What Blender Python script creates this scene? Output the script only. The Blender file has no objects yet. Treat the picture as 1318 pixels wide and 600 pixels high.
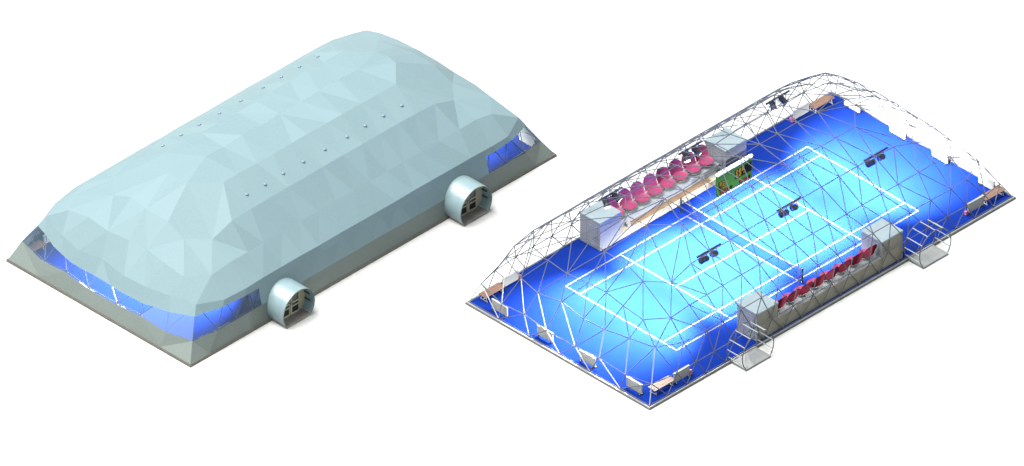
import bpy, bmesh, math, random
from mathutils import Vector, Matrix
random.seed(7)
S = bpy.context.scene
COL = S.collection
PI = math.pi
R = math.radians

# ------------------------------------------------------------------ camera
PPM = 18.43                                   # photo pixels per metre in the picture plane
vr = Vector((1, -1, 0)).normalized()
vu = Vector((1, 1, 2)).normalized()
vd = Vector((1, 1, -1)).normalized()
cam_d = bpy.data.cameras.new('camera')
cam = bpy.data.objects.new('camera', cam_d); COL.objects.link(cam)
cam_d.type = 'ORTHO'; cam_d.ortho_scale = 1318 / PPM
cam_d.clip_start = 1; cam_d.clip_end = 1500
c = vr * ((659 - 836) / PPM) + vu * ((524 - 300) / PPM)
cam.location = c - vd * 130
cam.rotation_euler = vd.to_track_quat('-Z', 'Y').to_euler()
S.camera = cam

# ------------------------------------------------------------------ light: a big soft overhead key and a pale surround
W = bpy.data.worlds.new('World'); S.world = W; W.use_nodes = True
bg = W.node_tree.nodes['Background']
bg.inputs['Color'].default_value = (0.86, 0.94, 1.0, 1); bg.inputs['Strength'].default_value = 0.36
sun_d = bpy.data.lights.new('key_light', 'SUN'); sun_d.energy = 3.45; sun_d.angle = R(44); sun_d.color = (1, 0.985, 0.95)
sun = bpy.data.objects.new('key_light', sun_d); COL.objects.link(sun)
sun.rotation_euler = Vector((0.32, -0.20, -0.93)).to_track_quat('-Z', 'Y').to_euler()
S.view_settings.view_transform = 'Standard'; S.view_settings.look = 'None'
S.view_settings.exposure = 2.0; S.view_settings.gamma = 1
try: S.view_settings.use_curve_mapping = False
except Exception: pass
SPOT_POWER = 20500.0

# ------------------------------------------------------------------ materials
def mat(name, col, rough=0.6, metal=0.0, spec=0.3, noise=0.0, nscale=3.0, col2=None, bump=0.0, detail=4):
    m = bpy.data.materials.new(name); m.use_nodes = True
    nt = m.node_tree; b = nt.nodes['Principled BSDF']
    b.inputs['Base Color'].default_value = (*col, 1)
    b.inputs['Roughness'].default_value = rough
    b.inputs['Metallic'].default_value = metal
    b.inputs['Specular IOR Level'].default_value = spec
    tc = nt.nodes.new('ShaderNodeTexCoord'); n = nt.nodes.new('ShaderNodeTexNoise')
    n.inputs['Scale'].default_value = nscale; n.inputs['Detail'].default_value = detail
    nt.links.new(tc.outputs['Object'], n.inputs['Vector'])
    r = nt.nodes.new('ShaderNodeValToRGB')
    e = nt.nodes.new('ShaderNodeValToRGB')
    c2 = col2 if col2 else tuple(min(1, x * (1 + max(noise, .04))) for x in col)
    c1 = col if col2 else tuple(x * (1 - max(noise, .04)) for x in col)
    r.color_ramp.elements[0].position = .35; r.color_ramp.elements[1].position = .65
    r.color_ramp.elements[0].color = (*c1, 1); r.color_ramp.elements[1].color = (*c2, 1)
    nt.nodes.remove(e)
    nt.links.new(n.outputs['Fac'], r.inputs['Fac']); nt.links.new(r.outputs['Color'], b.inputs['Base Color'])
    if bump:
        bp = nt.nodes.new('ShaderNodeBump'); bp.inputs['Strength'].default_value = bump; bp.inputs['Distance'].default_value = .02
        nt.links.new(n.outputs['Fac'], bp.inputs['Height']); nt.links.new(bp.outputs['Normal'], b.inputs['Normal'])
    return m

M = {}
M['ground'] = mat('pale_studio_ground', (.30, .298, .292), .95, spec=0.0, noise=.01)
M['clad'] = mat('pale_blue_membrane', (.090, .131, .141), .6, spec=.12, noise=.005, nscale=9)
M['skirt'] = mat('shade_greyed_skirt', (.092, .110, .102), .55, spec=.18, noise=.02, nscale=6)  # olive-grey shade of the low wall is mixed into this colour
M['floor'] = mat('blue_court_floor', (.0032, .0118, .095), 1.0, spec=0.0, noise=.03, nscale=.6)
M['slab'] = mat('grey_slab_edge', (.07, .068, .06), .8, noise=.1)
M['trim'] = mat('light_edge_trim', (.15, .155, .16), .6)
M['line'] = mat('white_line_paint', (.062, .062, .062), .9, spec=0)
M['bar'] = mat('grey_lattice_steel', (.047, .052, .062), .6, spec=.1)
M['whitebar'] = mat('white_strut_steel', (.16, .16, .165), .5)
M['cabin'] = mat('grey_cabin_panel', (.125, .132, .145), .6, noise=.03)
M['cabinroof'] = mat('pale_cabin_roof', (.12, .15, .165), .6)
M['ivory'] = mat('lit_ivory_stand_panel', (.19, .18, .145), .65, noise=.05)  # court-side copy of the stand panel, with light put into its colour
M['rear'] = mat('shaded_outer_panel', (.12, .114, .088), .7, noise=.06)  # outer faces of stands and cabins: shade put into the panel colour
M['tread'] = mat('pale_stand_tread', (.145, .155, .165), .6, noise=.05)
M['wood'] = mat('tan_wood', (.10, .062, .038), .55, noise=.12, nscale=5, bump=.2)
M['benchwood'] = mat('brown_bench_wood', (.085, .048, .034), .55, noise=.15, nscale=6, bump=.2)
M['pink'] = mat('pink_chair_shell', (.150, .020, .058), .4, noise=.05)
M['pinkback'] = mat('brightened_pink_shell', (.21, .027, .09), .4, noise=.05)  # same pink as the seat, lightened in place of light on the backrest
M['red'] = mat('red_chair_back', (.27, .010, .04), .45, noise=.05)
M['dark'] = mat('dark_metal', (.005, .0055, .008), .35, spec=.5)
M['white'] = mat('white_panel', (.155, .16, .15), .55, noise=.03)
M['whitemetal'] = mat('white_metal', (.17, .17, .17), .5)
M['green'] = mat('green_scoreboard', (.003, .014, .0015), .7, spec=.05)
M['black'] = mat('black_display', (.0006, .0006, .0006), .6, spec=.02)
M['marble'] = mat('grey_marble', (.095, .10, .10), .5, col2=(.125, .128, .128), nscale=1.6, detail=7)
M['marbledark'] = mat('brown_grey_marble', (.10, .092, .085), .5, col2=(.14, .13, .12), nscale=1.6, detail=7)
M['olive'] = mat('olive_door_wall', (.18, .18, .12), .6, noise=.04)
M['tunnel'] = mat('pale_blue_tunnel_shell', (.105, .15, .16), .35, spec=.5, noise=.02)
M['tunnelrim'] = mat('green_grey_tunnel_rim', (.06, .075, .065), .5)
M['doorglass'] = mat('dark_door_glass', (.003, .003, .007), .2, spec=.6)
M['vent'] = mat('lilac_grey_vent', (.092, .125, .15), .4, spec=.4)
M['pinkbag'] = mat('bright_pink_plastic', (.16, .03, .09), .4)

nt = M['clad'].node_tree                     # each membrane panel has its own slight tint
b_ = nt.nodes['Principled BSDF']; src = b_.inputs['Base Color'].links[0].from_socket
an = nt.nodes.new('ShaderNodeAttribute'); an.attribute_name = 'panel_tint'
mx = nt.nodes.new('ShaderNodeMix'); mx.data_type = 'RGBA'
nt.links.new(an.outputs['Fac'], mx.inputs['Factor']); nt.links.new(src, mx.inputs['A'])
mx.inputs['B'].default_value = (.100, .144, .155, 1); nt.links.new(mx.outputs['Result'], b_.inputs['Base Color'])
def emis(name, col, s):
    m = bpy.data.materials.new(name); m.use_nodes = True
    b = m.node_tree.nodes['Principled BSDF']
    b.inputs['Base Color'].default_value = (0.001, 0.001, 0.001, 1)
    b.inputs['Specular IOR Level'].default_value = 0; b.inputs['Roughness'].default_value = 1
    b.inputs['Emission Color'].default_value = (*col, 1); b.inputs['Emission Strength'].default_value = s
    return m
M['led_yellow'] = emis('yellow_led', (.9, .6, .02), .13)
M['led_red'] = emis('red_led', (.9, .08, .01), .16)
M['lens'] = emis('lit_lamp_lens', (1, 1, .97), 4.0)

def seethrough(name, tint, opac, gloss_rough=.08, diff=(.1, .12, .16), gl=.5):
    m = bpy.data.materials.new(name); m.use_nodes = True
    nt = m.node_tree; nt.nodes.clear()
    o = nt.nodes.new('ShaderNodeOutputMaterial'); t = nt.nodes.new('ShaderNodeBsdfTransparent')
    d = nt.nodes.new('ShaderNodeBsdfDiffuse'); g = nt.nodes.new('ShaderNodeBsdfGlossy')
    f = nt.nodes.new('ShaderNodeFresnel'); m1 = nt.nodes.new('ShaderNodeMixShader'); m2 = nt.nodes.new('ShaderNodeMixShader')
    mu = nt.nodes.new('ShaderNodeMath'); mu.operation = 'MULTIPLY'; mu.inputs[1].default_value = gl
    t.inputs['Color'].default_value = (*tint, 1); d.inputs['Color'].default_value = (*diff, 1)
    g.inputs['Roughness'].default_value = gloss_rough; f.inputs['IOR'].default_value = 1.45
    m1.inputs['Fac'].default_value = opac
    nt.links.new(t.outputs[0], m1.inputs[1]); nt.links.new(d.outputs[0], m1.inputs[2])
    nt.links.new(f.outputs[0], mu.inputs[0]); nt.links.new(mu.outputs[0], m2.inputs['Fac'])
    nt.links.new(m1.outputs[0], m2.inputs[1]); nt.links.new(g.outputs[0], m2.inputs[2])
    nt.links.new(m2.outputs[0], o.inputs['Surface'])
    return m
M['glass'] = seethrough('clear_window_film', (.86, .91, .97), .2, .08, (.09, .14, .19))
M['sheen'] = seethrough('painted_reflection_film', (.75, .82, .95), .5, .3, (.10, .15, .26))  # diffuse paleness stands in for sky reflected in the panes
M['net'] = seethrough('blue_net_mesh', (.50, .64, .88), .16, .5, (.01, .02, .05), 0)

# ------------------------------------------------------------------ helpers
def obj(name, bm, m, parent=None, smooth=False, mats=None):
    me = bpy.data.meshes.new(name)
    bmesh.ops.recalc_face_normals(bm, faces=bm.faces)
    bm.to_mesh(me); bm.free()
    for x in (mats or [m]): me.materials.append(M[x])
    if smooth:
        for p in me.polygons: p.use_smooth = True
        me.set_sharp_from_angle(angle=R(40))
    o = bpy.data.objects.new(name, me); COL.objects.link(o)
    if parent: o.parent = parent
    return o
def tag(o, label, cat, group=None):
    o['label'] = label; o['category'] = cat
    if group: o['group'] = group
    return o
def struct(name, bm, m):
    o = obj(name, bm, m); o['kind'] = 'structure'; return o
def thing(name, label, cat, loc=(0, 0, 0), rz=0, group=None):
    o = bpy.data.objects.new(name, None); COL.objects.link(o)
    o.empty_display_size = .3
    o.location = loc; o.rotation_euler = (0, 0, rz)
    return tag(o, label, cat, group)
def children(o): return [x for x in bpy.data.objects if x.parent == o]
def dup(root, loc, rz, label, group=None, parent=None):
    r = root.copy(); COL.objects.link(r); r.location = loc; r.rotation_euler = (0, 0, rz)
    if label: r['label'] = label
    if group: r['group'] = group
    for ch in children(root):
        c_ = ch.copy(); COL.objects.link(c_); c_.parent = r
        for g in children(ch):
            d_ = g.copy(); COL.objects.link(d_); d_.parent = c_
    return r
def box(bm, x0, y0, z0, x1, y1, z1, bevel=0):
    vs = [bm.verts.new(p) for p in ((x0,y0,z0),(x1,y0,z0),(x1,y1,z0),(x0,y1,z0),(x0,y0,z1),(x1,y0,z1),(x1,y1,z1),(x0,y1,z1))]
    fs = [bm.faces.new([vs[i] for i in f]) for f in ((0,3,2,1),(4,5,6,7),(0,1,5,4),(1,2,6,5),(2,3,7,6),(3,0,4,7))]
    if bevel:
        es = list({e for f in fs for e in f.edges})
        bmesh.ops.bevel(bm, geom=es, offset=bevel, segments=2, affect='EDGES', profile=.5)
    return bm
def B(*a, bevel=0): return box(bmesh.new(), *a, bevel=bevel)
def tube(bm, p, q, r, n=8, r2=None):
    p = Vector(p); q = Vector(q); d = q - p
    if d.length < 1e-6: return bm
    mx = Matrix.Translation((p + q) / 2) @ d.to_track_quat('Z', 'Y').to_matrix().to_4x4()
    bmesh.ops.create_cone(bm, cap_ends=True, segments=n, radius1=r, radius2=r if r2 is None else r2, depth=d.length, matrix=mx)
    return bm
def T(p, q, r, n=8): return tube(bmesh.new(), p, q, r, n)

# ------------------------------------------------------------------ the ground
g = bmesh.new()
vs = [g.verts.new((x, y, -.2)) for x, y in ((-400, -400), (400, -400), (400, 400), (-400, 400))]
g.faces.new(vs); struct('ground', g, 'ground')

OA = Vector((0, 0, 0)); OB = Vector((-19.02, 26.33, 0))
def P(o, x, y, z=0): return (o.x + x, o.y + y, o.z + z)

# ------------------------------------------------------------------ pillow shaped dome nodes: rings from the base up
RS = 9.06; ZS = -1.06
RE = 10.7; ZE = -2.7
def Hs(y):
    y = min(y, 18 - y); return max(0, ZS + math.sqrt(max(0, RS * RS - (9 - y) ** 2)))
def He(x):
    x = min(x, 36 - x)
    if x >= 10.4: return 8.0
    return max(0, ZE + math.sqrt(RE * RE - (10.4 - x) ** 2))
def pz(x, y):
    h = Hs(y) / 8; e = He(x) / 8
    if h < 1e-4 or e < 1e-4: return 0
    return 8 * (h ** -3.2 + e ** -3.2 - 1) ** (-1 / 3.2)
#        inset x, inset y, corner radius, corner nodes, n long, n short
RINGS = [(0, 0, 0, 1, 19, 6), (.30, .26, 1.1, 1, 18, 7), (1.40, .96, 1.8, 1, 17, 7), (2.78, 2.1, 1.5, 2, 16, 6),
         (4.8, 3.9, 1.7, 2, 13, 4), (7.6, 6.3, 2.1, 2, 10, 2), (10.4, 9.0, 0, 1, 8, 0)]
rnd = random.Random(11)
STEEP = {1: (.05, 1.5), 2: (.48, 3.34), 3: (2.02, 4.76)}   # the long walls stand steeper than the arc
def ring_sides(k):
    """eight polylines of ring k, anticlockwise: front, corner, right, corner, back, corner, left, corner"""
    ix, iy, rad, nc, nl, ns = RINGS[k]
    def corner(sx, sy):
        """corner nodes in the first quadrant order (from the long side round to the short side), mirrored"""
        if nc == 1:
            q = [(ix + rad * .45, iy + rad * .30)] if k else [(0, 0)]
        else:
            q = []
            for i in range(nc):
                a = (i + (.0 if nc > 2 else .12)) / (nc - 1 + (.24 if nc == 2 else 0)) * PI / 2
                q.append((ix + rad - rad * math.sin(a), iy + rad - rad * math.cos(a)))
        return [((36 - x) if sx else x, (18 - y) if sy else y) for x, y in q]
    c00, c10, c11, c01 = corner(0, 0), corner(1, 0), corner(1, 1), corner(0, 1)
    if k == 6: c00 = c01 = [(10.4, 9)]; c10 = c11 = [(25.6, 9)]
    def line(a, b, n, kind):
        if n == 0: return [a]
        pts = []
        for i in range(n + 1):
            t = i / n
            if i == 0 or i == n: p = a if i == 0 else b
            elif kind == 'x':
                X = a[0] + (b[0] - a[0]) * t; Y = iy if a[1] < 9 else 18 - iy
                d = min(X - min(a[0], b[0]), max(a[0], b[0]) - X); w = max(0, 1 - d / 3.0) ** 2
                if k in STEEP:
                    ys, zs = STEEP[k]; Y = ys if a[1] < 9 else 18 - ys
                    p = (X, Y + (a[1] - Y) * w, zs, w)
                else: p = (X, 9 if k == 6 else Y + (a[1] - Y) * w)
            else:
                Y = a[1] + (b[1] - a[1]) * t; X = ix if a[0] < 18 else 36 - ix
                d = min(Y - min(a[1], b[1]), max(a[1], b[1]) - Y); w = max(0, 1 - d / 3.5) ** 2
                p = (X + (a[0] - X) * w, Y)
            pts.append(p)
        return pts
    out = [line(c00[0], c10[0], nl, 'x'), c10, line(c10[-1], c11[-1], ns, 'y'), c11[::-1],
           line(c11[0], c01[0], nl, 'x'), c01, line(c01[-1], c00[-1], ns, 'y'), c00[::-1]]
    res = []
    for si, pl in enumerate(out):
        r_ = []
        for i, p in enumerate(pl):
            Z = 0 if k == 0 else pz(p[0], p[1])
            if k == 1: Z = 1.3
            if len(p) == 4:
                inner = min(1, min(p[0], 36 - p[0]) / 4.5)
                Z += (p[2] - Z) * (1 - p[3]) * inner
            if k == 4 and si % 2 == 1 or k == 4 and i in (0, len(pl) - 1): Z -= .40
            r_.append([p[0], p[1], Z])
        res.append(r_)
    return res
NODES = []; RID = []
def key(p): return (round(p[0], 3), round(p[1], 3), round(p[2], 3))
IDX = {}
def nid(p, k):
    kk = key(p)
    if kk not in IDX:
        IDX[kk] = len(NODES)
        q = Vector(p)
        if k >= 2:
            j = .02 if 6 < q.x < 30 and k < 5 else .07
            q.z += rnd.uniform(-j, j); q.y += rnd.uniform(-j, j) * .5; q.x += rnd.uniform(-.22, .22)
            if not 5 < q.x < 31: q.y += rnd.uniform(-.15, .15); q.z += rnd.uniform(-j, j)
        elif k == 1:
            jj = .20 if q.x < 1 or q.x > 35 else .02
            q.z += rnd.uniform(-jj, jj)
            if 1 < q.x < 35: q.x += rnd.uniform(-.15, .15)
            else: q.y += rnd.uniform(-.3, .3) if 1 < q.y < 17 else 0
        NODES.append(q); RID.append(k)
    return IDX[kk]
SIDES = [[[nid(p, k) for p in s] for s in ring_sides(k)] for k in range(7)]
TRI = []                                      # (a, b, c, strip, side)
def zipper(A, Bn, strip, side):
    i = j = 0
    while i < len(A) - 1 or j < len(Bn) - 1:
        if i == len(A) - 1: adv = 'b'
        elif j == len(Bn) - 1: adv = 'a'
        else:
            d1 = (NODES[A[i + 1]] - NODES[Bn[j]]).length; d2 = (NODES[A[i]] - NODES[Bn[j + 1]]).length
            adv = 'a' if d1 <= d2 else 'b'
        if adv == 'a': TRI.append((A[i], A[i + 1], Bn[j], strip, side)); i += 1
        else: TRI.append((A[i], Bn[j + 1], Bn[j], strip, side)); j += 1
for k in range(6):
    for s in range(8):
        zipper(SIDES[k][s], SIDES[k + 1][s], k, s)
TRI = [t for t in TRI if len({t[0], t[1], t[2]}) == 3]
EDGES = {}
for t in TRI:
    for a, b in ((0, 1), (1, 2), (2, 0)):
        e = (min(t[a], t[b]), max(t[a], t[b]))
        EDGES.setdefault(e, set()).add((t[3], t[4]))

def inward(p, d):
    c_ = Vector((min(max(p.x, 9), 27), 9, 0))
    v = (c_ - p); return p + v.normalized() * d

# ------------------------------------------------------------------ pieces shared by both halls
def make_base(o, label, lines=True):
    f = struct('floor', B(0.02, 0.02, -.06, 35.98, 17.98, 0), 'floor'); f.location = o
    s_ = struct('floor_slab', B(-.10, -.10, -.199, 36.10, 18.10, -.061), 'slab'); s_.location = o
    t = bmesh.new()
    for a in ((-.06, -.06, -.06, 36.06, .015, .012), (-.06, 17.985, -.06, 36.06, 18.06, .012),
              (-.06, .0155, -.06, .015, 17.9845, .012), (35.985, .0155, -.06, 36.06, 17.9845, .012)): box(t, *a)
    e = struct('floor_edge_trim', t, 'trim' if o.x > -1 else 'slab'); e.location = o
def lamp_pair(o, x, y, label, group):
    """bar along x with two black drums aimed at the middle of the court; y = side of the hall"""
    t = thing('lamp_fixture', label, 'ceiling light', P(o, x, y, 6.3 - (.35 if o.x < -1 else 0)), 0, group)
    sgn = 1 if y < 9 else -1
    obj('mounting_bar', T((-1.15, 0, 0), (1.15, 0, 0), .08), 'dark', t)
    aim = Vector((0, sgn * .74, -.62)).normalized()
    for dx, yaw in ((-.45, -.35), (.55, .35)):
        a = Vector((yaw * .9, aim.y, aim.z)).normalized()
        hb = bmesh.new(); cpt = Vector((dx, 0, -.52))
        tube(hb, cpt - a * .30, cpt + a * .26, .22, 16); tube(hb, cpt + a * .24, cpt + a * .36, .25, 16)
        tube(hb, cpt - a * .38, cpt - a * .28, .14, 12)
        h = obj('lamp_head', hb, 'dark', t)
        lb = bmesh.new(); tube(lb, cpt + a * .362, cpt + a * .375, .21, 16); obj('lens', lb, 'lens', h)
        yb = bmesh.new()
        for s_ in (-.235, .235): tube(yb, (dx + s_, 0, -.03), (dx + s_, 0, -.5), .025, 6)
        tube(yb, (dx - .235, 0, -.10), (dx + .235, 0, -.10), .025, 6)
        obj('yoke', yb, 'dark', h)
        L = bpy.data.lights.new('court_spot', 'SPOT'); L.energy = SPOT_POWER; L.spot_size = R(94); L.spot_blend = 1.0
        L.shadow_soft_size = .16; L.color = (1, .98, .93)
        lo = bpy.data.objects.new('court_spot', L); COL.objects.link(lo); lo.parent = h
        lo.location = cpt + a * .45
        tgt = Vector(((2.6 if yaw > 0 else -2.6), sgn * 2.6, -5.4)).normalized()
        if (yaw > 0 and x > 24) or (yaw < 0 and x < 12): tgt = Vector((math.copysign(3.8, yaw), sgn * 2.6, -5.4)).normalized(); L.spot_size = R(94); L.energy = SPOT_POWER * 1.55
        lo.rotation_euler = tgt.to_track_quat('-Z', 'Y').to_euler()
    return t

def board_thing(loc, rz, label, group, pink=0):
    t = thing('court_side_board', label, 'barrier board', loc, rz, group)
    obj('panel', B(-.75, -.06, .12, .75, .06, .86, bevel=.015), 'white', t)
    obj('rim', (lambda b: (box(b, -.77, -.075, .861, .77, .075, .90), b)[1])(bmesh.new()), 'whitemetal', t)
    for s in (-.6, .6):
        b = bmesh.new(); box(b, s - .05, -.2, 0.003, s + .05, .2, .055); box(b, s - .035, -.035, .0555, s + .035, .035, .1195); obj('foot', b, 'dark', t)
    if pink:
        b = bmesh.new(); tube(b, (pink * .93, -.12, .30), (pink * .93, .12, .28), .11, 14); tube(b, (pink * .93, -.09, .12), (pink * .93, .09, .12), .10, 14)
        tube(b, (pink * .775, 0, .3), (pink * .93, 0, .3), .03, 8)
        obj('roller', b, 'pinkbag', t)
    return t
def bench_thing(loc, rz, label, group, legm='whitemetal'):
    t = thing('bench', label, 'bench', loc, rz, group)
    b = bmesh.new()
    for y in (-.24, 0.005, .25): box(b, -1.0, y - .115, .44, 1.0, y + .115, .49)
    obj('seat', b, 'benchwood', t)
    f = bmesh.new(); tube(f, (-.8, 0, .14), (.8, 0, .14), .035, 6)
    obj('stretcher', f, legm, t)
    for s in (-.8, .8):
        b = bmesh.new(); tube(b, (s, -.28, .03), (s, -.2, .44), .03, 6); tube(b, (s, .28, .03), (s, .2, .44), .03, 6)
        tube(b, (s, -.34, .03), (s, .34, .03), .035, 6); obj('leg', b, legm, t)
    return t

# ================================================================== HALL A : the open lattice hall on the right
make_base(OA, '')
lb = bmesh.new()
def ln(x0, y0, x1, y1, w=.10):
    if abs(x1 - x0) > abs(y1 - y0): box(lb, x0 - w/2, y0 - w/2, .0005, x1 + w/2, y0 + w/2, .0045)
    else: box(lb, x0 - w/2, y0 + w/2 + .001, .0005, x0 + w/2, y1 - w/2 - .001, .0045)
X0, X1, Y0, Y1 = 6.2, 30.05, 3.53, 14.48
ln(X0, Y0, X1, Y0); ln(X0, Y1, X1, Y1); ln(X0, Y0 + 1.37, X1, Y0 + 1.37); ln(X0, Y1 - 1.37, X1, Y1 - 1.37)
for x in (X0, X1, 11.6, 24.75, 18.15):
    for a, b in ((Y0, Y0 + 1.37), (Y0 + 1.37, Y1 - 1.37), (Y1 - 1.37, Y1)): ln(x, a, x, b)
ln(11.6 + .12, 9.0, 18.15 - .12, 9.0); ln(18.15 + .12, 9.0, 24.75 - .12, 9.0)
struct('court_lines', lb, 'line')

# net
t = thing('tennis_net', 'tennis net with white top tape between two black posts across the blue court', 'tennis net', (18.2, 9.1, 0))
for s in (-6.0, 6.0):
    b = T((0, s, .003), (0, s, 1.22), .06, 12); tube(b, (0, s, .003), (0, s, .05), .12, 12); obj('post', b, 'dark', t)
nb = bmesh.new()
n = 24
prev = None
for i in range(n + 1):
    y = -5.94 + 11.88 * i / n; h = 1.03 - .10 * (1 - (abs(y) / 5.94) ** 2) * 1
    v = (nb.verts.new((0, y, .03)), nb.verts.new((0, y, h)))
    if prev: nb.faces.new((prev[0], v[0], v[1], prev[1]))
    prev = v
obj('net_mesh', nb, 'net', t)
tb = bmesh.new()
for i in range(n):
    ya = -5.94 + 11.88 * i / n; yb_ = -5.94 + 11.88 * (i + 1) / n
    ha = 1.06 - .10 * (1 - (abs(ya) / 5.94) ** 2); hb = 1.06 - .10 * (1 - (abs(yb_) / 5.94) ** 2)
    tube(tb, (0, ya, ha), (0, yb_, hb), .05, 8)
obj('top_tape', tb, 'line', t)

# stands with cabins --------------------------------------------------
def stand(yc, face, label):
    """yc = outer edge y, face = +1 looks to +y"""
    t = thing('seating_stand', label, 'seating stand', (18.1, yc, 0), 0 if face > 0 else PI)
    L = 5.14
    # outer (rear) edge at local y=0, court edge at local y=2
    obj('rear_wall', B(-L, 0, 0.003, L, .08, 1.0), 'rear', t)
    obj('upper_tread', B(-L, .082, .003, L, 1.40, .995), 'tread', t)
    obj('lower_step', B(-L, 1.402, .003, L, 1.98, .43), 'ivory', t)
    obj('step_edge', B(-L, 1.90, .4305, L, 2.0, .455), 'ivory', t)
    w = bmesh.new()
    box(w, -3.85, 1.44, .4305, 3.9, 1.88, .49)
    obj('plank_seat', w, 'wood', t)
    return t
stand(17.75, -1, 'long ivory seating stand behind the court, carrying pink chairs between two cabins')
stand(.25, 1, 'long stand with shaded back on the near side of the court, carrying red chairs')
obj_small = obj('control_box', B(-.16, -.12, 0, .16, .12, .28, bevel=.02), 'cabin'); obj_small.location = (14.0, 16.12, .432)
tag(obj_small, 'small grey box at the left end of the plank on the far seating stand', 'control box')

def cabin(x, y, label):
    t = thing('cabin', label, 'cabin', (x, y, 0), 0, 'grey cabins at the ends of the seating stands')
    obj('walls', B(-1.03, -1.0, .003, 1.03, 1.0, 2.22, bevel=.01), 'cabin', t)
    obj('roof', B(-1.06, -1.03, 2.221, 1.06, 1.03, 2.38, bevel=.015), 'cabinroof', t)
    oy = -1.0 if y < 9 else 1.0
    obj('outer_shade_panel', B(-1.0, min(oy, oy * 1.022), .05, 1.0, max(oy, oy * 1.022), 2.2), 'rear', t)  # thin sheet added to carry the painted shade of the outer face
    d = obj('door', B(-1.06, -.62, .1, -1.031, .32, 2.02, bevel=.008), 'cabin', t)
    fr = bmesh.new()
    for a in ((-1.075, -.70, .05, -1.0615, -.64, 2.1), (-1.075, .34, .05, -1.0615, .40, 2.1), (-1.075, -.6395, 2.04, -1.0615, .3395, 2.1)): box(fr, *a)
    for a in ((-1.075, -.5, .3, -1.0605, -.46, 1.85), (-1.075, .16, .3, -1.0605, .20, 1.85), (-1.075, -.459, 1.81, -1.0605, .159, 1.85), (-1.075, -.459, .3, -1.0605, .159, .34)): box(fr, *a)
    obj('door_frame', fr, 'tread', d)
    h = bmesh.new(); tube(h, (-1.08, -.55, 1.0), (-1.13, -.55, 1.0), .025, 8); tube(h, (-1.12, -.56, 1.0), (-1.12, -.42, 1.0), .018, 8); obj('handle', h, 'dark', d)
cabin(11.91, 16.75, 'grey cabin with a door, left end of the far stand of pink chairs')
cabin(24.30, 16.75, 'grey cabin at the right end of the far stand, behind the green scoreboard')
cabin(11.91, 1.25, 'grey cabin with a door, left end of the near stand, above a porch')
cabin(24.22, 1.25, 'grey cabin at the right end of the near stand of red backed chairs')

# chairs
def shell(bm, f, nu, nv, th):
    g_ = [[f(u / nu, v / nv) for v in range(nv + 1)] for u in range(nu + 1)]
    vv = [[bm.verts.new(p) for p in row] for row in g_]
    fs = [bm.faces.new((vv[i][j], vv[i + 1][j], vv[i + 1][j + 1], vv[i][j + 1])) for i in range(nu) for j in range(nv)]
    bmesh.ops.solidify(bm, geom=fs, thickness=th)
    return bm
def make_chair(label):
    t = thing('shell_chair', label, 'chair', (0, 0, 0))
    sb = bmesh.new()
    # round, slightly dished seat; faces local +y
    def seat(u, v):
        a = 2 * PI * v; r = .02 + .46 * u
        return (r * math.cos(a) * 1.14, .12 + r * math.sin(a) * .95, .31 + .07 * u ** 3 + .05 * math.sin(a) * u * -.3)
    shell(sb, seat, 7, 28, .06)
    bmesh.ops.remove_doubles(sb, verts=sb.verts, dist=.001)
    obj('seat', sb, 'pink', t, True)
    bb = bmesh.new()
    def back(u, v):
        a = (u - .5) * 1.42                     # wraps round the rear of the seat
        s = abs(u - .5) * 2
        top = .50 + .90 * (1 - s ** 3.4 * .38)
        z = .36 + (top - .50) * v
        r = .83 + .04 * v
        return (math.sin(a) * r, .46 - math.cos(a) * r * .95 - .20 * v, z)
    shell(bb, back, 18, 8, .055)
    br = obj('backrest', bb, 'pinkback', t, True)
    ob = bmesh.new()
    def outer(u, v):
        a = (u - .5) * 1.36; s = abs(u - .5) * 2
        top = .50 + .865 * (1 - s ** 3.4 * .36)
        z = .37 + (top - .50) * v; r = .89 + .04 * v
        return (math.sin(a) * r * .96, .46 - math.cos(a) * r * .95 - .20 * v, z)
    shell(ob, outer, 16, 8, .03)
    obj('back_cover', ob, 'red', br, True)
    pb = bmesh.new(); tube(pb, (0, .1, .0), (0, .1, .05), .24, 16); tube(pb, (0, .1, .05), (0, .1, .30), .07, 10); obj('pedestal', pb, 'white', t)
    for s in (-1, 1):
        ab = bmesh.new(); tube(ab, (s * .53, -.05, .36), (s * .585, .16, .36), .045, 8); tube(ab, (s * .585, .16, .36), (s * .40, .16, .28), .035, 8); obj('hinge', ab, 'dark', t)
    return t
ordn = ['first', 'second', 'third', 'fourth', 'fifth', 'sixth', 'seventh', 'eighth']
ch0 = None
for row in range(2):
    for i in range(8):
        x = 13.62 + 1.262 * i
        if row == 0:
            lab = 'pink shell chair on the far stand, %s from its left cabin' % ordn[i]; loc = (x, 17.0, .997); rz = PI; grp = 'pink chairs on the far stand'
        else:
            lab = 'red backed chair on the near stand, %s from its left cabin' % ordn[i]; loc = (x, 1.02, .997); rz = 0; grp = 'red backed chairs on the near stand'
        if ch0 is None:
            ch0 = make_chair(lab); ch0.location = loc; ch0.scale = (1.07, 1.07, 1.07); ch0.rotation_euler = (0, 0, rz); ch0['group'] = grp
        else: dup(ch0, loc, rz, lab, grp)
# the far row shows its inner faces, the same shell throughout

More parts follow.
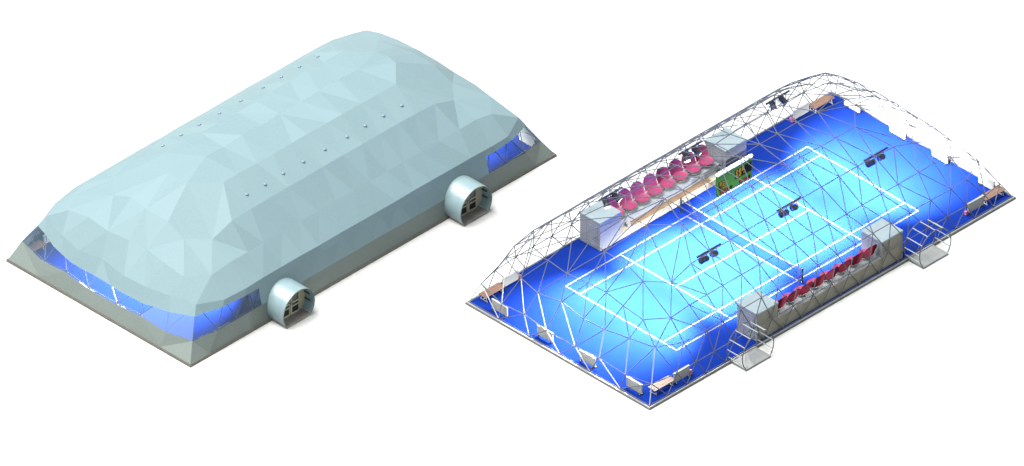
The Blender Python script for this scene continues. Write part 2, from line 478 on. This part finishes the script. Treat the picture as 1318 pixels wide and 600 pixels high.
# scoreboard ----------------------------------------------------------
t = thing('scoreboard', 'green scoreboard with yellow and red digits in front of the far right cabin', 'scoreboard', (23.03, 14.68, 0))
obj('board', B(-1.72, -.10, .05, 1.72, .10, 1.72, bevel=.01), 'green', t)
obj('top_casing', B(-1.76, -.13, 1.721, 1.76, .12, 1.90, bevel=.02), 'cabin', t)
for s in (-1.4, 1.4): obj('foot', B(s - .08, -.2, .003, s + .08, .2, .049), 'dark', t)
def disp(x0, z0, x1, z1): return obj('display', B(x0, -.115, z0, x1, -.101, z1), 'black', t)
d1 = disp(-1.62, .47, -1.02, 1.16); d2 = disp(.0, .68, 1.62, 1.42); d3 = disp(-1.50, .12, -.30, .36); d4 = disp(.42, .12, 1.50, .36)
SEG = {'0': 'abcdef', '1': 'bc', '2': 'abged', '3': 'abgcd', '4': 'fgbc', '5': 'afgcd', '6': 'afgedc', '7': 'abc', '8': 'abcdefg'}
def digits(par, txt, x, z, w, h, gap, m, th=.035):
    for ch in txt:
            b = bmesh.new()
            for s in SEG[ch]:
                q = {'a': (0, h - th, w, h), 'd': (0, 0, w, th), 'g': (0, h/2 - th/2, w, h/2 + th/2), 'b': (w - th, h/2 + th/2 + .002, w, h - th - .002),
                     'c': (w - th, th + .002, w, h/2 - th/2 - .002), 'f': (0, h/2 + th/2 + .002, th, h - th - .002), 'e': (0, th + .002, th, h/2 - th/2 - .002)}[s]
                box(b, x + q[0], -.122, z + q[1], x + q[2], -.1155, z + q[3])
            obj('digit', b, m, par)
            x += w + gap
digits(d1, '20', -1.53, .84, .18, .27, .10, 'led_yellow', .05); digits(d1, '10', -1.53, .51, .18, .27, .10, 'led_yellow', .05)
digits(d2, '286', .08, 1.08, .20, .28, .10, 'led_yellow', .05); digits(d2, '621', .08, .74, .20, .28, .10, 'led_yellow', .05)
digits(d3, '3036', -1.42, .16, .15, .16, .09, 'led_red', .035); digits(d4, '8203', .5, .16, .13, .16, .08, 'led_red', .035)

# boards and benches
YB = [(15.4, 'far corner'), (10.9, 'left of the middle'), (6.7, 'right of the middle'), (2.1, 'near corner')]
pos = ['nearest the far left corner', 'second from the far left corner', 'third from the far left corner', 'nearest the bottom corner']
pos2 = ['nearest the top corner', 'second from the top corner', 'third from the top corner', 'nearest the right corner']
GB = 'white barrier boards round the court'; GBe = 'benches in the corners of the court'
def place_boards(o, ends=((0, 0), (0, 1), (0, 2), (0, 3), (1, 0), (1, 1), (1, 2), (1, 3)), corners=(0, 1, 2, 3), hall='open hall', gs=''):
    for e, i in ends:
        y = YB[i][0]
        board_thing(P(o, .62 if e == 0 else 35.4, y), PI / 2, 'white board at the %s end of the %s, %s' % ('left' if e == 0 else 'right', hall, (pos if e == 0 else pos2)[i]), GB + gs)
    C4 = [(3.6, 17.35, 1.75, 17.3, 'left corner', 1), (32.3, 17.35, 34.15, 17.2, 'top corner', -1), (3.9, .75, 2.15, .95, 'bottom corner', 1), (32.95, .75, 34.75, .9, 'right corner', -1)]
    for k in corners:
        bx, by, nx, ny, nm, pk = C4[k]
        board_thing(P(o, bx, by), 0, 'white board with pink roller by the bench, %s of the %s' % (nm, hall), GB + gs, pk)
        bench_thing(P(o, nx, ny), 0, 'brown bench on pale legs in the %s of the %s' % (nm, hall), GBe + gs)
place_boards(OA)

# lamps
GL = 'twin lamp fixtures hanging from the lattice'
for i, x in enumerate((10.0, 17.9, 26.5)):
    nm = ('left', 'middle', 'right')[i]
    lamp_pair(OA, x, 4.15, 'twin black drum lamps on a bar, %s of the near row over the court' % nm, GL)
    lamp_pair(OA, x, 13.85, 'twin black drum lamps on a bar, %s of the far row over the pink chairs' % nm, GL)

# lattice -------------------------------------------------------------
def strut_mesh(bm, a, b, r): return tube(bm, a, b, r, 6)
def is_white(e):
    ks = EDGES[e]
    if not any(s in (2, 6) for _, s in ks): return False
    a, b = NODES[e[0]], NODES[e[1]]
    ra, rb = RID[e[0]], RID[e[1]]
    if ra == rb or max(ra, rb) > 2: return False
    lo, hi = (a, b) if ra < rb else (b, a)
    return (hi.y - lo.y) > .15 or min(lo.y, hi.y) > 16.5
NI = [inward(p, .0) if RID[i] == 0 else p.copy() for i, p in enumerate(NODES)]
for i, p in enumerate(NI):
    if RID[i] == 0: p.x = min(max(p.x, .1), 35.9); p.y = min(max(p.y, .1), 17.9); p.z = .02
t = thing('lattice_dome', 'open triangulated steel lattice dome standing over the blue tennis court', 'lattice dome', OA)
def plen(e):
    d = NI[e[1]] - NI[e[0]]; m = (NI[e[1]] + NI[e[0]]) / 2
    return math.hypot(d.dot(vr), d.dot(vu)) + (1.5 if m.y < 12 else 0)
es = sorted(EDGES, key=plen, reverse=True)
wh = [e for e in es if is_white(e)]
first = (wh + [e for e in es if e not in wh])[:100]
for e in first:
    w = e in wh
    obj('strut', strut_mesh(bmesh.new(), NI[e[0]], NI[e[1]], .038 if w else .034), 'whitebar' if w else 'bar', t)
rb = bmesh.new()
for e in es:
    if e not in first: strut_mesh(rb, NI[e[0]], NI[e[1]], .034)
o = obj('struts', rb, 'bar', t); o['kind'] = 'stuff'
jb = bmesh.new()
for i, p in enumerate(NI):
    if RID[i] > 0: bmesh.ops.create_icosphere(jb, subdivisions=1, radius=.045, matrix=Matrix.Translation(p))
o = obj('joints', jb, 'bar', t); o['kind'] = 'stuff'

# entrance frames -----------------------------------------------------
RT = 1.55; CT = math.sqrt(RT * RT - 1.225 ** 2)
A0 = -math.asin(CT / RT)
def arcpt(a, y, r=RT): return Vector((r * math.cos(a), y, CT + r * math.sin(a)))
def entrance_frame(x, label):
    t = thing('arched_porch', label, 'porch', (x, 0, 0), 0, 'arched porches on the near edge of the lattice dome')
    n = 36
    for y in (-1.5, 0.0):
        b = bmesh.new()
        pts = [arcpt(A0 + (PI - 2 * A0) * i / n, y) for i in range(n + 1)]
        for i in range(n): tube(b, pts[i], pts[i + 1], .038, 6)
        obj('hoop', b, 'bar', t)
    for k in (1, 2.4, 4, 5.6, 7.2, 8.8, 10.4, 12, 13.4):
        a = A0 + (PI - 2 * A0) * k / 14.4
        obj('rung', T(arcpt(a, -1.5), arcpt(a, 0), .038, 6), 'tread', t)
    a = A0 + (PI - 2 * A0) * 5.0 / 14.4
    b = bmesh.new(); pts = [arcpt(A0 + (PI - 2 * A0) * k / 14.4, 0, 1.56) for k in (4.2, 4.9)]
    vv = [b.verts.new(p) for p in (pts[0] + Vector((0, -1.35, 0)), pts[0], pts[1], pts[1] + Vector((0, -1.35, 0)))]
    f = b.faces.new(vv); bmesh.ops.solidify(b, geom=[f], thickness=.03)
    obj('roof_panel', b, 'tread', t)
    obj('floor_plate', B(-1.225, -1.55, -.199, 1.225, -.102, -.03, bevel=.008), 'marble', t)
entrance_frame(9.22, 'arched steel porch on a marble plate beside the left cabin of the near stand')
entrance_frame(26.72, 'arched steel porch on a marble plate beside the right cabin of the near stand')

# ================================================================== HALL B : the clad dome on the left
make_base(OB, '')
XW0, XW1, ZW = 7.1, 29.55, 2.42
dome = thing('clad_dome', 'large faceted pale blue dome with a low ribbon window and two round tunnels', 'sports dome', OB)
# facets
main = bmesh.new(); ribbon = bmesh.new(); sk = bmesh.new()
def addtri(bm, t_):
    vs = [bm.verts.new(NODES[i]) for i in t_[:3]]
    try: bm.faces.new(vs)
    except ValueError: pass
for t_ in TRI:
    if t_[3] == 0: addtri(sk, t_)
    elif t_[3] == 1: addtri(ribbon, t_)
    else: addtri(main, t_)
for b in (main, ribbon, sk): bmesh.ops.remove_doubles(b, verts=b.verts, dist=.0005)
def cut(bm, co, no): bmesh.ops.bisect_plane(bm, geom=bm.verts[:] + bm.edges[:] + bm.faces[:], plane_co=co, plane_no=no, dist=.0001)
# cut the ribbon window out of the lowest roof strip
cut(ribbon, (XW0, 0, 0), (1, 0, 0)); cut(ribbon, (XW1, 0, 0), (1, 0, 0))
for v in ribbon.verts: v.co.z -= .85 * ((v.co.y - 9) / 9) ** 2
ZW = 2.0
cut(ribbon, (0, 0, ZW), (0, 0, 1))
shear = {f: f.calc_center_median().z for f in ribbon.faces}
for v in ribbon.verts: v.co.z += .85 * ((v.co.y - 9) / 9) ** 2
win = {}
for f in list(ribbon.faces):
    c_ = f.calc_center_median()
    if shear[f] < ZW and (c_.x < XW0 or c_.x > XW1):
        nrm = f.normal
        side = ('y0' if c_.y < 9 else 'y1') if min(c_.y, 18 - c_.y) < min(c_.x, 36 - c_.x) else 'e'
        kk = side + ('a' if c_.x < 18 else 'b')
        if side == 'e' and c_.x < 18 and .9 < c_.y < 4.2: kk = 'sheen'  # corner panes that carry the painted reflection
        win.setdefault(kk, []).append([v.co.copy() for v in f.verts])
        ribbon.faces.remove(f)
for bm_, nm, m_ in ((main, 'roof', 'clad'), (ribbon, 'eaves', 'clad'), (sk, 'skirt', 'skirt')):
    for f in bm_.faces: pass
# holes where the tunnels pass through are hidden inside the shells, so the skin stays whole
top = bmesh.new()
for b in (main, ribbon):
    for f in b.faces:
        top.faces.new([top.verts.new(v.co) for v in f.verts])
    b.free()
bmesh.ops.remove_doubles(top, verts=top.verts, dist=.0005)
roof = obj('roof', top, 'clad', dome)
at = roof.data.attributes.new('panel_tint', 'FLOAT', 'FACE'); rt = random.Random(5)
for i in range(len(roof.data.polygons)): at.data[i].value = rt.random() ** 2
obj('skirt', sk, 'skirt', dome)
for kk, polys in win.items():
    b = bmesh.new()
    for poly in polys: b.faces.new([b.verts.new(p) for p in poly])
    bmesh.ops.remove_doubles(b, verts=b.verts, dist=.0005)
    obj('window', b, 'sheen' if kk == 'sheen' else 'glass', dome)

# roof vents
def surf(x, y):
    best = None
    for t_ in TRI:
        a, b, c_ = (NODES[i] for i in t_[:3])
        det = (b.y - c_.y) * (a.x - c_.x) + (c_.x - b.x) * (a.y - c_.y)
        if abs(det) < 1e-9: continue
        l1 = ((b.y - c_.y) * (x - c_.x) + (c_.x - b.x) * (y - c_.y)) / det
        l2 = ((c_.y - a.y) * (x - c_.x) + (a.x - c_.x) * (y - c_.y)) / det
        l3 = 1 - l1 - l2
        if min(l1, l2, l3) >= -1e-6:
            n_ = (b - a).cross(c_ - a).normalized()
            if n_.z < 0: n_ = -n_
            return l1 * a.z + l2 * b.z + l3 * c_.z, n_
    return 6, Vector((0, 0, 1))
vm = None
for y in (4.85, 13.1):
    for x in (10.4, 12.2, 14.0, 16.0, 18.1, 20.3, 22.1, 23.9, 25.7):
        z, n_ = surf(x, y)
        if vm is None:
            b = bmesh.new(); tube(b, (0, 0, -.05), (0, 0, .05), .12, 16); bmesh.ops.create_uvsphere(b, u_segments=18, v_segments=10, radius=.13, matrix=Matrix.Translation((0, 0, .05)) @ Matrix.Diagonal((1, 1, .5, 1)))
            v0 = obj('roof_vent', b, 'vent', dome, True); vm = v0.data; v = v0
        else:
            v = bpy.data.objects.new('roof_vent', vm); COL.objects.link(v); v.parent = dome
        v.location = (x, y, z); v.rotation_euler = n_.to_track_quat('Z', 'Y').to_euler()

# lattice inside the clad dome (seen through the ribbon window)
fr = thing('dome_frame', 'steel lattice frame just inside the ribbon window of the clad dome', 'lattice frame', OB)
NB = [inward(p, .13) for p in NI]
low = [e for e in EDGES if max(RID[e[0]], RID[e[1]]) <= 2 and min(RID[e[0]], RID[e[1]]) <= 2 and
       (min(NODES[e[0]].x, NODES[e[1]].x) < 7.5 and min(NODES[e[0]].y, NODES[e[1]].y) < 9 or min(NODES[e[0]].x, NODES[e[1]].x) < 1.5 or (max(NODES[e[0]].x, NODES[e[1]].x) > 29 and min(NODES[e[0]].y, NODES[e[1]].y) < 3))]
low = sorted(low, key=lambda e: -max(RID[e[0]], RID[e[1]]))[:100]
for e in low:
    w = is_white(e) and 5.6 < (NODES[e[0]].y + NODES[e[1]].y) / 2 < 9.6
    obj('strut', strut_mesh(bmesh.new(), NB[e[0]], NB[e[1]], .055 if w else .035), 'whitebar' if w else 'bar', fr)
rb = bmesh.new()
for e in EDGES:
    if e not in low: strut_mesh(rb, NB[e[0]], NB[e[1]], .045)
o = obj('struts', rb, 'bar', fr); o['kind'] = 'stuff'
place_boards(OB, ends=((0, 0), (0, 1), (0, 2), (0, 3), (1, 2), (1, 3)), corners=(0, 2, 3), hall='clad dome', gs=' inside the clad dome')
for i, x in enumerate((9.75, 26.2)):
    for y in (4.15, 13.85):
        lamp_pair(OB, x, y, 'twin drum lamps inside the clad dome, %s end, %s side' % (('left', 'right')[i], 'near' if y < 9 else 'far'), 'lamp fixtures inside the clad dome')

# entrance tunnels
def tunnel(x, label):
    t = thing('entrance_tunnel', label, 'entrance tunnel', P(OB, x, 0), 0, 'round entrance tunnels on the near side of the clad dome')
    n = 48; b = bmesh.new()
    rings = []
    for (y, r) in ((1.9, RT - .06), (-1.50, RT - .06), (-1.55, RT - .045), (-1.55, RT), (-1.50, RT + .012), (1.9, RT + .012)):
        rings.append([b.verts.new(arcpt(A0 + (PI - 2 * A0) * i / n, y, r)) for i in range(n + 1)])
    for a, c_ in zip(rings, rings[1:]):
        for i in range(n): b.faces.new((a[i], a[i + 1], c_[i + 1], c_[i]))
    obj('shell', b, 'tunnel', t, True)
    b = bmesh.new()
    pts = [arcpt(A0 + (PI - 2 * A0) * i / n, -1.56, RT - .02) for i in range(n + 1)]
    for i in range(n): tube(b, pts[i], pts[i + 1], .035, 6)
    obj('rim', b, 'tunnelrim', t)
    obj('floor_plate', B(-1.2, -1.56, -.199, 1.2, 1.9, -.035), 'marbledark', t)
    # door wall
    yd = -.62
    b = bmesh.new(); wa, wb = [[b.verts.new(arcpt(A0 + (PI - 2 * A0) * i / n, y_, RT - .055)) for i in range(n + 1)] for y_ in (yd - .06, yd)]
    b.faces.new(wa); b.faces.new(wb[::-1])
    for i in range(n + 1): b.faces.new((wa[i], wa[(i + 1) % (n + 1)], wb[(i + 1) % (n + 1)], wb[i]))
    obj('end_wall', b, 'olive', t)
    for s, x0, x1 in ((0, -.86, -.03), (1, .03, .86)):
        d = obj('door', B(x0, yd - .12, -.02, x1, yd - .0615, 1.98, bevel=.01), 'olive', t)
        g_ = bmesh.new()
        for z0, z1 in ((.14, .62), (.72, .92), (1.04, 1.84)):
            box(g_, x0 + .11, yd - .13, z0, x1 - .11, yd - .1215, z1)
        obj('pane', g_, 'doorglass', d)
        hb = bmesh.new(); hx = -.09 if s == 0 else .09
        tube(hb, (hx, yd - .17, .85), (hx, yd - .17, 1.15), .018, 6); obj('handle', hb, 'dark', d)
    for z in (.75, 1.35, 1.85):
        a = math.asin((z - CT) / RT)
        p = arcpt(a, 0, RT - .085)
        b = B(p.x - .03, -1.2, p.z - .04, p.x + .01, -.25, p.z + .04); obj('wall_slot', b, 'dark', t)
tunnel(9.17, 'round pale blue tunnel with glazed doors near the left end of the clad dome')
tunnel(26.68, 'round pale blue tunnel with glazed doors near the right end of the clad dome')
